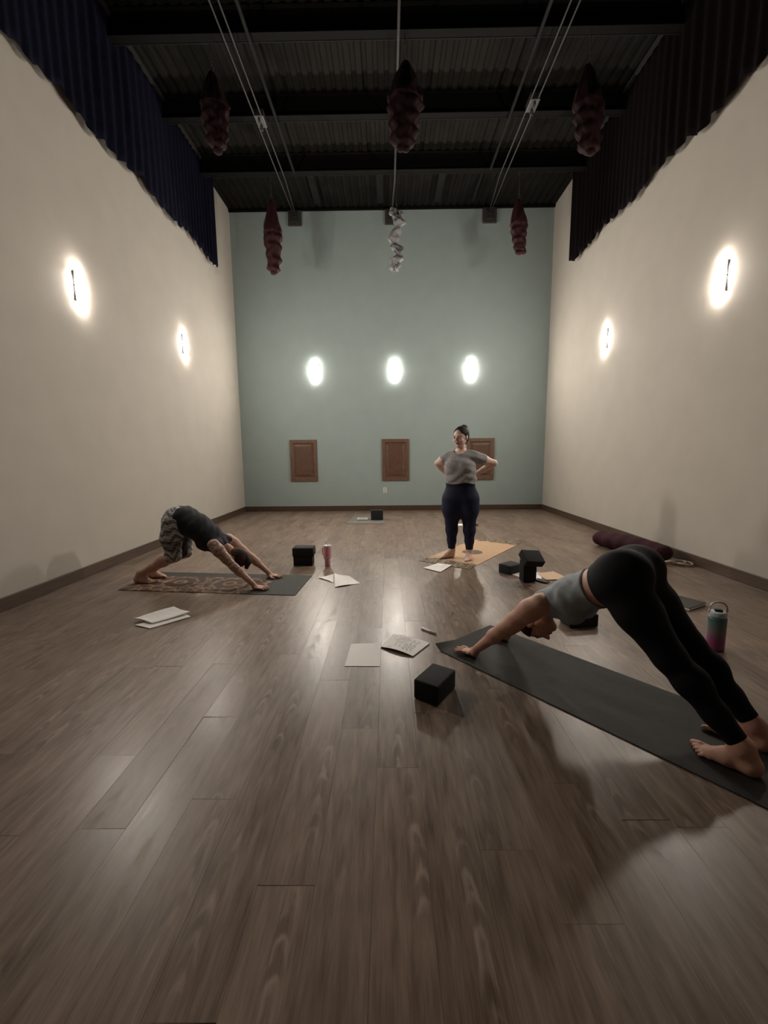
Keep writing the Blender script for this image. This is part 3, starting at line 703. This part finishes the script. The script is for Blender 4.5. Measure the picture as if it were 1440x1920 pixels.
#PEOPLE#
# ------------------------------------------------------------------ people
def nv(v): v = np.array(v, float); return v/np.linalg.norm(v)
class Head:
    def __init__(s, c, f, up, sc=1.0):
        s.c = np.array(c, float); s.f = nv(f); up = np.array(up, float); s.u = nv(up-s.f*(up@s.f)); s.s = np.cross(s.f, s.u); s.k = sc
    def P(s, a, f, u): return s.c+s.k*(a*s.s+f*s.f+u*s.u)
    def loc(s, V): d = (V-s.c)/s.k; return d@s.s, d@s.f, d@s.u
    def build(s, b):
        k = s.k; ax = [s.s, s.f, s.u]; E_ = lambda c, r, kk, sub=False: b.ell(s.P(*c), np.array(r)*k, kk, 'head', ax, sub)
        E_((0, -.012, .028), (.075, .094, .084), .02); E_((0, .022, -.030), (.060, .066, .082), .03)
        b.cap(s.P(-.045, 0, -.05), s.P(-.012, .055, -.092), .020*k, .018*k, .02, 'head'); b.cap(s.P(.045, 0, -.05), s.P(.012, .055, -.092), .020*k, .018*k, .02, 'head')
        E_((0, .062, -.094), (.020, .018, .016), .015)
        b.cap(s.P(-.032, .078, .020), s.P(.032, .078, .020), .011*k, .011*k, .012, 'head')
        for q in (-1, 1):
            E_((q*.031, .098, .000), (.018, .016, .012), .010, True)
            E_((q*.040, .060, -.030), (.022, .022, .020), .02)
            E_((q*.076, -.008, -.006), (.009, .019, .029), .006)
        b.cap(s.P(0, .084, .008), s.P(0, .108, -.026), .0075*k, .0120*k, .008, 'head')
        for q in (-1, 1): E_((q*.011, .096, -.030), (.008, .009, .007), .006)
        E_((0, .086, -.052), (.020, .0085, .006), .005); E_((0, .084, -.063), (.017, .009, .007), .005)
    def eyes(s, par):
        for q in (-1, 1):
            b = Body(); b.ell(s.P(q*.031, .077, .000), np.array((.0125, .0125, .0095))*s.k, .002, ax=[s.s, s.f, s.u]); link('eye', b.mesh('eye', .0025), M_EYE, par)
            b = Body(); b.ell(s.P(q*.031, .0885, -.001), np.array((.0055, .0025, .0055))*s.k, .001, ax=[s.s, s.f, s.u]); link('iris', b.mesh('iris', .0015), M_IRIS, par)
    def hair(s, res, extra=None, cut=.0145):
        h = Body(); ax = [s.s, s.f, s.u]
        h.ell(s.P(0, -.016, .030), np.array((.083, .101, .092))*s.k, .02, ax=ax); h.ell(s.P(0, -.050, -.015), np.array((.066, .055, .070))*s.k, .03, ax=ax)
        def reg(X, Y, Z):
            d = [X-s.c[0], Y-s.c[1], Z-s.c[2]]; f = sum(d[i]*s.f[i] for i in range(3)); u = sum(d[i]*s.u[i] for i in range(3)); a = sum(d[i]*s.s[i] for i in range(3))
            return .85*f-.53*u-cut*s.k+.010*np.cos(a*60)
        def wp(X, Y, Z):
            d = [X-s.c[0], Y-s.c[1], Z-s.c[2]]; a = sum(d[i]*s.s[i] for i in range(3)); u = sum(d[i]*s.u[i] for i in range(3)); return .0016*np.sin(a*420+u*60)
        if extra: extra(h)
        n_ex = h
        return h, reg, wp
def skin_cols(me, base, head, brow=(.05, .03, .025), lip=None, nails=None, tat=None, dark=None):
    V = verts(me); c = np.tile(np.array(base, float), (len(V), 1)); a, f, u = head.loc(V)
    near = (np.abs(a) < .07)&(f > .04)&(np.abs(u) < .12)
    lipm = near&(np.abs(a) < .022-.25*np.abs(u+.057))&(u < -.047)&(u > -.069)&(f > .075); c[lipm] = lip or np.array(base)*np.array([.75, .45, .45])
    for q in (-1, 1):
        bm_ = near&(np.abs(a-q*.034) < .019)&(np.abs(u-.024+.10*np.abs(a-q*.030)) < .0045); c[bm_] = brow
        lash = near&(np.abs(a-q*.031) < .016)&(np.abs(u-.009) < .003); c[lash] *= .45
        sock = near&(np.hypot(a-q*.031, (u-.0)*1.2) < .019); c[sock] *= .82
        ck = near&(np.hypot(a-q*.042, u+.035) < .022); c[ck] *= np.array([1.03, .92, .92])
    if tat is not None:
        mk, ink = tat(V); c = c*(1-mk[:, None])+c*ink*mk[:, None]
    set_col(me, c)
def hand(b, wr, d, side, up, spread=.30, L=1.0, curl=.15, thumb=1, k=.006, grp='hand'):
    """wr wrist point, d finger direction, side axis toward the thumb, up = back of the hand"""
    d = nv(d); side = nv(side); up = nv(up); wr = np.array(wr, float)
    b.cap(wr, wr+d*.030*L, .024*L, .020*L, .015, grp, side, 1.25)
    b.cap(wr+d*.030*L, wr+d*.078*L, .0165*L, .0130*L, .012, grp, side, 2.3)
    lens = [.070, .080, .074, .058]
    for i in range(4):
        o = (1.5-i)*.0195*L; a = (1.5-i)*spread*.36; dd = nv(d*math.cos(a)+side*math.sin(a)); base = wr+d*(.078-.004*abs(i-1))*L+side*o
        p1 = base+dd*lens[i]*.45*L+up*.006*L; dd2 = nv(dd-up*curl); p2 = p1+dd2*lens[i]*.30*L; dd3 = nv(dd-up*curl*1.8); p3 = p2+dd3*lens[i]*.25*L
        b.cap(base-dd*.012, p1, .0102*L, .0092*L, k, grp); b.cap(p1, p2, .0092*L, .0084*L, .003, grp); b.cap(p2, p3, .0084*L, .0070*L, .003, grp)
    t0 = wr+d*.020*L+side*.024*L; dt = nv(d*.62+side*.78-up*.1); t1 = t0+dt*.036*L; t2 = t1+nv(d*.8+side*.5-up*.12)*.030*L; t3 = t2+nv(d*.9+side*.3-up*.1)*.022*L
    b.cap(t0-dt*.01, t1, .0145*L, .0115*L, .010, grp); b.cap(t1, t2, .0112*L, .0098*L, .003, grp); b.cap(t2, t3, .0098*L, .0078*L, .003, grp)
def foot(b, heel, toe, side, L=1.0, z=.0, ankle=None, ra=.036):
    """heel/toe xy on the ground plane z; side = unit vector toward the big toe"""
    heel = np.array([heel[0], heel[1], z]); toe = np.array([toe[0], toe[1], z]); d = toe-heel; ln = np.linalg.norm(d); d /= ln; side = nv([side[0], side[1], 0]); Z = np.array([0, 0, 1.])
    H = heel+d*.032
    b.ell(H+Z*.034, (.036, .031, .036), .02, 'foot', [d, side, Z])
    b.cap(H+Z*.034, heel+d*ln*.50+Z*.030+side*.006, .032, .028, .02, 'foot', side, 1.12)
    b.cap(heel+d*ln*.15+Z*.022, heel+d*ln*.62+Z*.021, .021, .020, .02, 'foot', side, 1.5)
    b.cap(heel+d*ln*.45+Z*.026+side*.004, heel+d*ln*.72+Z*.019+side*.002, .026, .018, .02, 'foot', side, 1.75)
    if ankle is not None:
        b.cap(ankle, heel+d*ln*.42+Z*.044+side*.004, ra, .026, .035, 'foot'); b.cap(ankle, H+Z*.045, ra, .03, .03, 'foot')
        s_ = np.array(ankle)-np.array([0, 0, .012]); b.ell(s_+side*(ra-.004), (.012, .012, .014), .012, 'foot'); b.ell(s_-side*(ra-.004), (.012, .012, .014), .012, 'foot')
    for i in range(5):
        o = (2-i)*.0165+(.003 if i == 0 else 0); l = [.060, .058, .052, .044, .036][i]; r = [.0125, .0088, .0085, .0082, .0078][i]
        p = heel+d*ln*(.72-.018*i)+side*o+Z*(r+.003); q = p+d*l*ln/.24+Z*(-.002); b.cap(p, p+d*l*.55+Z*.003, r*1.05, r, .008, 'foot'); b.cap(p+d*l*.55+Z*.003, heel+d*ln*(.72-.018*i)+side*o*1.12+d*l+Z*r*.95, r, r*.9, .003, 'foot')
A3 = lambda *v: np.array(v, float)

# --- nearest person: downward dog on the charcoal mat -------------------------------------------
def person_right():
    t = thing('person', 'person bent in downward dog on the plain charcoal mat, blue grey top and black leggings', 'person', (.64, 2.84, .0065), math.atan2(-.77, .638))
    b = Body(); Y = A3(0, 1, 0)
    # torso along the line hips -> shoulders
    b.ell((.895, 0, .690), (.15, .155, .125), .05, 'torso', [(.85, 0, .52), (0, 1, 0), (-.52, 0, .85)])
    for s in (-1, 1): b.ell((.940, s*.080, .735), (.128, .098, .118), .05, 'torso')
    b.chain([(.88, 0, .675), (.775, 0, .605), (.660, 0, .530), (.565, 0, .475)], [.108, .092, .098, .088], .05, 'torso', Y, 1.38)
    for s in (-1, 1):
        b.ell((.675, s*.066, .455), (.072, .066, .062), .035, 'torso')
        b.ell((.545, s*.105, .475), (.085, .055, .060), .04, 'torso')
    b.cap((.545, 0, .455), (.475, 0, .375), .060, .050, .03, 'neck')
    hd = Head((.425, 0, .292), (.56, .05, -.83), (-.83, 0, -.56), .98); hd.build(b)
    # arms
    for s, el, wr in ((-1, (.312, -.190, .258), (.105, -.185, .050)), (1, (.302, .190, .252), (.092, .185, .050))):
        b.chain([(.535, s*.150, .478), (.478, s*.168, .428), (.40, s*.182, .345), el, wr], [.062, .064, .052, .043, .026], .022, 'arm')
        e = A3(*el); b.ell(e*.72+A3(*wr)*.28, (.044, .044, .044), .03, 'arm')
        hand(b, A3(*wr)-A3(0, 0, .022), (-1, s*.10, -.10), (0, -s, 0), (0, 0, 1), .55, 1.0, .10, 1)
    # legs
    for s, kn, an in ((-1, (1.170, -.112, .392), (1.462, -.112, .098)), (1, (1.185, .115, .385), (1.458, .118, .098))):
        hp = A3(.925, s*.088, .675); kn = A3(*kn); an = A3(*an)
        b.chain([hp, hp*.6+kn*.4, kn], [.116, .098, .066], .04, 'leg')
        b.chain([kn, kn*.7+an*.3, kn*.35+an*.65, an], [.062, .059, .046, .036], .03, 'leg')
        b.ell(kn*.68+an*.32+A3(.016, 0, .020), (.075, .050, .052), .03, 'leg', [(.7, 0, -.7), (0, 1, 0), (.7, 0, .7)])
        foot(b, (1.528, s*.115), (1.272, s*.122), (0, -s), 1, 0, an, .036)
    body = b.mesh('body', .0045)
    skin_cols(body, (.60, .335, .245), hd); o = link('body', body, M_SKIN, t)
    hd.eyes(t)
    TA = nv(A3(-.84, 0, -.55))        # torso axis pointing to the head
    def plane(pt, n): n = nv(n); return lambda X, Y_, Z: (X-pt[0])*n[0]+(Y_-pt[1])*n[1]+(Z-pt[2])*n[2]
    waist = plane((.825, 0, .615), TA)       # >0 toward the head
    lg = lambda X, Y_, Z: np.maximum(waist(X, Y_, Z)+0*Y_, .072-.0*X-Z+0*Y_-.45*(X-1.462))
    link('leggings', b.mesh('leggings', .0055, ('torso', 'leg'), .0055, lg), M_BLACKL, t)
    hem = plane((.785, 0, .600), -TA); neck = plane((.500, 0, .452), TA)
    def tank(X, Y_, Z):
        r = np.maximum(hem(X, Y_, Z), neck(X, Y_, Z)+.25*np.maximum(0, .04-np.abs(Y_))+0*Y_)
        for s in (-1, 1):
            q = np.sqrt((X-.495)**2+(Y_-s*.215)**2+(Z-.415)**2); r = np.maximum(r, .100-q)
            q = np.sqrt((X-.555)**2+(Y_-s*.21)**2+(Z-.385)**2); r = np.maximum(r, .078-q)
        return r
    fold = lambda X, Y_, Z: .0022*np.sin(X*70+Z*38+6*np.sin(Y_*14))*np.sin(Z*22+Y_*30)
    link('tank_top', b.mesh('tank_top', .0055, ('torso', 'neck'), .0095, tank, fold), M_GREYTANK, t)
    def bra(X, Y_, Z):
        r = np.maximum(plane((.70, 0, .55), -TA)(X, Y_, Z), neck(X, Y_, Z)+.01+0*Y_)
        for s in (-1, 1): q = np.sqrt((X-.500)**2+(Y_-s*.215)**2+(Z-.415)**2); r = np.maximum(r, .088-q)
        return r
    link('bra', b.mesh('bra', .0055, ('torso', 'neck'), .005, bra), M_BLACKL, t)
    h, reg, wp = hd.hair(.004)
    ho = link('hair', h.mesh('hair', .004, None, 0, reg, wp), M_HAIRR, t)
    bun = Body(); cc = hd.P(0, -.078, .128)
    for k in range(7): a = k*.9; bun.ell(cc+.016*A3(math.cos(a), math.sin(a), math.sin(a*2)*.6), (.024, .022, .024), .006)
    link('hair_bun', bun.mesh('hair_bun', .004), M_HAIRR, ho)
    link('finger_ring', tube('finger_ring', [(-.007+.0*a, -.178+.0105*math.cos(a), .016+.0105*math.sin(a)) for a in np.linspace(0, 2*math.pi, 16, endpoint=False)], .0016, 6, True), M_STEEL, t)
person_right()

# --- person at left: downward dog, knees bent ---------------------------------------------------
def person_left():
    t = thing('person', 'person bent in downward dog on the brown mandala mat, black tank, patterned capris, tattooed arm', 'person', (-1.24, 4.28, .0065), math.atan2(.11, -.994))
    b = Body(); Y = A3(0, 1, 0); TA = nv(A3(-.66, 0, -.75))
    b.ell((.935, 0, .650), (.14, .150, .120), .05, 'torso', [(.6, 0, .8), (0, 1, 0), (-.8, 0, .6)])
    for s in (-1, 1): b.ell((.975, s*.072, .690), (.110, .092, .115), .05, 'torso')
    b.chain([(.885, 0, .660), (.780, 0, .600), (.665, 0, .500), (.575, 0, .415)], [.118, .108, .104, .088], .05, 'torso', Y, 1.30)
    for s in (-1, 1):
        b.ell((.675, s*.06, .425), (.070, .062, .060), .035, 'torso'); b.ell((.545, s*.105, .425), (.080, .052, .055), .04, 'torso')
    b.cap((.535, 0, .405), (.440, 0, .355), .055, .048, .03, 'neck')
    hd = Head((.365, 0, .270), (.62, 0, -.78), (-.78, 0, -.62), .98); hd.build(b)
    for s, el, wr in ((1, (.295, .200, .222), (.095, .205, .048)), (-1, (.290, -.205, .218), (.105, -.210, .048))):
        b.chain([(.525, s*.152, .435), (.465, s*.168, .380), (.38, s*.185, .300), el, wr], [.060, .060, .047, .040, .025], .022, 'arm')
        e = A3(*el); b.ell(e*.74+A3(*wr)*.26, (.041, .041, .041), .03, 'arm')
        hand(b, A3(*wr)-A3(0, 0, .022), (-1, s*.06, -.10), (0, -s, 0), (0, 0, 1), .55, 1.0, .10, 1)
    for s, kn, an in ((1, (1.005, .095, .305), (1.405, .088, .095)), (-1, (1.000, -.100, .305), (1.400, -.095, .095))):
        hp = A3(.985, s*.085, .640); kn = A3(*kn); an = A3(*an)
        b.chain([hp, hp*.55+kn*.45+A3(.03, 0, 0), kn], [.112, .096, .066], .04, 'leg')
        b.chain([kn, kn*.7+an*.3, kn*.35+an*.65, an], [.060, .054, .042, .033], .03, 'leg')
        b.ell(kn*.68+an*.32+A3(.014, 0, .022), (.075, .044, .046), .03, 'leg', [(.85, 0, -.5), (0, 1, 0), (.5, 0, .85)])
        foot(b, (1.475, s*.088), (1.225, s*.110), (0, -s), 1, 0, an, .034)
    body = b.mesh('body', .005)
    def tat(V):
        arm = (V[:, 1] > .115)&(V[:, 2] > .13)&(V[:, 0] < .62)&(V[:, 0] > .18); x, y, z = V.T
        p = np.sin(x*95+4*np.sin(z*45))*np.sin(z*88+4*np.sin(x*52+y*40)); q = np.sin(np.hypot(x-.49, z-.43)*190+2*np.sin(x*60))
        ink = np.where(((p > .12)|(q > .55)), .38, .92); fade = np.clip((z-.13)/.08, 0, 1)
        return arm*fade, np.stack([ink, ink*.98, ink], 1)
    skin_cols(body, (.50, .300, .225), hd, tat=tat); link('body', body, M_SKIN, t); hd.eyes(t)
    plane = lambda pt, n: (lambda X, Y_, Z, n=nv(n): (X-pt[0])*n[0]+(Y_-pt[1])*n[1]+(Z-pt[2])*n[2])
    waist = plane((.78, 0, .60), TA)
    lgf = lambda X, Y_, Z: np.maximum(np.where((Z < .50)&(X > .83), -1, waist(X, Y_, Z)), plane((1.075, 0, .268), (.88, 0, -.47))(X, Y_, Z))
    me = b.mesh('capri_leggings', .0055, ('torso', 'leg'), .007, lgf); V = verts(me); x, y, z = V.T
    th = np.arctan2(y-np.sign(y)*.09, x-1.0)
    v = .45+.55*np.sin(z*75+2.2*np.sin(th*3+z*8)+1.2*np.sin(x*60))
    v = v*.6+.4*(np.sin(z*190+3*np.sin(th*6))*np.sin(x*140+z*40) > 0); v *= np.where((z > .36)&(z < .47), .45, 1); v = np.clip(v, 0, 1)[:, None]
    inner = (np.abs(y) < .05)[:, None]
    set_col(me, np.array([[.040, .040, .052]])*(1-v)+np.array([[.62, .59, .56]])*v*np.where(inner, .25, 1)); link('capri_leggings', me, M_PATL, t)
    hem = plane((.955, 0, .68), -nv(A3(-.95, 0, -.25))); neck = plane((.490, 0, .395), TA)
    def tank(X, Y_, Z):
        r = np.maximum(hem(X, Y_, Z), neck(X, Y_, Z)+0*Y_)
        for s in (-1, 1):
            q = np.sqrt((X-.485)**2+(Y_-s*.205)**2+(Z-.385)**2); r = np.maximum(r, .108-q)
        return r
    link('tank_top', b.mesh('tank_top', .0055, ('torso', 'neck'), .013, tank, lambda X, Y_, Z: .002*np.sin(X*60+Z*30+5*np.sin(Y_*14))), M_TANK, t)
    h, reg, wp = hd.hair(.005)
    link('hair', h.mesh('hair', .005, None, 0, reg, wp), M_HAIRBR, t)
    tail = Body(); tail.cap(hd.P(0, -.085, .05), hd.P(0, -.05, .125), .032, .036, .02); tail.cap(hd.P(0, -.05, .125), hd.P(0, .015, .150), .036, .022, .02)
    link('ponytail', tail.mesh('ponytail', .005), M_HAIRBR, t)
person_left()

# --- standing person --------------------------------------------------------------------------
def person_standing():
    t = thing('person', 'person standing on the cork mat with hands on hips, grey tee and navy leggings', 'person', (.90, 5.28, .0065), 0)
    b = Body(); F = nv(A3(-.42, -.91, 0)); R = np.array([F[1], -F[0], 0]); Z = A3(0, 0, 1)     # R = the person's right (left in view)
    W = lambda r, f, z: R*r+F*f+Z*z
    ax = [R, F, Z]
    b.chain([W(0, 0, .96), W(0, -.005, .80)], [.112, .126], .06, 'torso', R, 1.42)
    for s in (-1, 1): b.ell(W(s*.080, -.055, .800), (.100, .095, .125), .05, 'torso', ax)
    b.chain([W(0, 0, .90), W(0, .015, 1.02), W(0, .005, 1.16), W(0, -.01, 1.28)], [.112, .110, .112, .095], .05, 'torso', R, 1.36)
    for s in (-1, 1): b.ell(W(s*.078, .100, 1.165), (.078, .064, .068), .04, 'torso', ax)
    b.cap(W(-.10, -.02, 1.298), W(.10, -.02, 1.298), .055, .055, .05, 'torso')
    b.cap(W(0, -.02, 1.31), W(.0, .0, 1.425), .060, .050, .03, 'neck')
    hd = Head((-.012, -.035, 1.530), (-.66, -.74, -.18), (0.02, -.02, 1), 1.07); hd.build(b)
    # right arm (view left), left arm (view right)
    for s, sh, el, wr in ((1, W(.165, -.02, 1.285), A3(-.262, .17, 1.205), A3(-.145, .205, 1.070)), (-1, W(-.165, -.02, 1.285), A3(.412, .02, 1.205), A3(.225, .130, 1.075))):
        b.chain([sh, sh*.5+el*.5, el], [.060, .054, .043], .025, 'arm'); b.chain([el, el*.7+wr*.3, wr], [.042, .042, .027], .02, 'arm')
        b.chain([sh, sh*.5+el*.5], [.060, .054], .03, 'sleeve')
        inw = nv(A3(0, .14, 1.03)-wr)
        hand(b, wr, nv(inw+A3(0, .0, -.35)), (0, 0, 1), nv(np.cross(A3(0, 0, 1), inw)*(-s)), .3, .98, .2)
    legs = ((-1, A3(.105, -.01, .745), A3(.118, .0, .47), A3(.128, .01, .095), (.135, .060), (.085, -.165), (-.95, -.2)),
            (1, A3(-.095, .03, .745), A3(-.098, .045, .47), A3(-.088, .075, .095), (-.055, .095), (-.275, .000), (.45, -.9)))
    for s, hp, kn, an, he, to, sd in legs:
        b.chain([hp, hp*.6+kn*.4, kn], [.122, .108, .074], .07, 'leg'); b.chain([kn, kn*.72+an*.28, kn*.35+an*.65, an], [.070, .068, .050, .038], .03, 'leg')
        b.ell(kn*.72+an*.28-F*.022, (.060, .056, .10), .03, 'leg', ax)
        foot(b, he, to, sd, 1, 0, an, .036)
    body = b.mesh('body', .005); skin_cols(body, (.70, .475, .40), hd, lip=(.38, .15, .14)); link('body', body, M_SKIN, t); hd.eyes(t)
    lgf = lambda X, Y_, Z_: np.maximum(Z_-1.03, .085-Z_)+0*X+0*Y_
    link('leggings', b.mesh('leggings', .006, ('torso', 'leg'), .006, lgf), M_NAVYL, t)
    tee = Body()
    tee.chain([W(0, .015, .93), W(0, .02, 1.06), W(0, .01, 1.18), W(0, -.01, 1.285)], [.152, .146, .138, .105], .05, 't', R, 1.27)
    for s in (-1, 1): tee.ell(W(s*.078, .105, 1.165), (.082, .066, .070), .05, 't', ax)
    tee.cap(W(-.10, -.02, 1.302), W(.10, -.02, 1.302), .064, .064, .06, 't'); tee.cap(W(0, -.02, 1.31), W(0, -.01, 1.36), .075, .055, .06, 't')
    for sh, el in ((W(.165, -.02, 1.285), A3(-.262, .17, 1.205)), (W(-.165, -.02, 1.285), A3(.412, .02, 1.205))):
        tee.cap(sh, sh*.42+el*.58, .072, .067, .035, 't')
    nb = W(0, .045, 1.395)
    def cut(X, Y_, Z_):
        r = np.maximum(.965-Z_+.012*np.sin(X*22+1), Z_-1.372)
        q = np.sqrt((X-nb[0])**2+(Y_-nb[1])**2+((Z_-nb[2])*1.0)**2); r = np.maximum(r, .082-q)
        for sh, el in ((W(.165, -.02, 1.285), A3(-.262, .17, 1.205)), (W(-.165, -.02, 1.285), A3(.412, .02, 1.205))):
            n = nv(el-sh); p = sh*.48+el*.52; q = (X-p[0])*n[0]+(Y_-p[1])*n[1]+(Z_-p[2])*n[2]
            near = np.sqrt((X-p[0])**2+(Y_-p[1])**2+(Z_-p[2])**2); r = np.maximum(r, np.where(near < .16, q, -1))
        return r
    fold = lambda X, Y_, Z_: .006*np.sin(X*55+6*np.sin(Z_*9)+Y_*20)*np.clip((1.18-Z_)*6, .15, 1)+.003*np.sin(Z_*75+X*20)
    to = link('t_shirt', tee.mesh('t_shirt', .006, None, 0, cut, fold), M_TEE, t)
    link('collar', tube('collar', [W(.062*math.cos(a), -.008+.060*math.sin(a), 1.372-.030*math.sin(a)) for a in np.linspace(0, 2*math.pi, 32, endpoint=False)], .0075, 8, True), M_TEE, to)
    h, reg, wp = hd.hair(.005, cut=.006)
    ho = link('hair', h.mesh('hair', .005, None, 0, reg, wp), M_HAIRB, t)
    bun = Body(); cc = hd.P(0, -.085, .100)
    for k in range(6): a = k*1.05; bun.ell(cc+.016*A3(math.cos(a), math.sin(a), .5*math.sin(2*a)), (.026, .024, .022), .008)
    bun.cap(hd.P(0, -.08, .02), hd.P(0, -.125, -.03), .045, .030, .03); bun.cap(hd.P(0, -.125, -.03), hd.P(0, -.085, -.085), .030, .020, .02)
    link('hair_bun', bun.mesh('hair_bun', .005), M_HAIRB, ho)
person_standing()
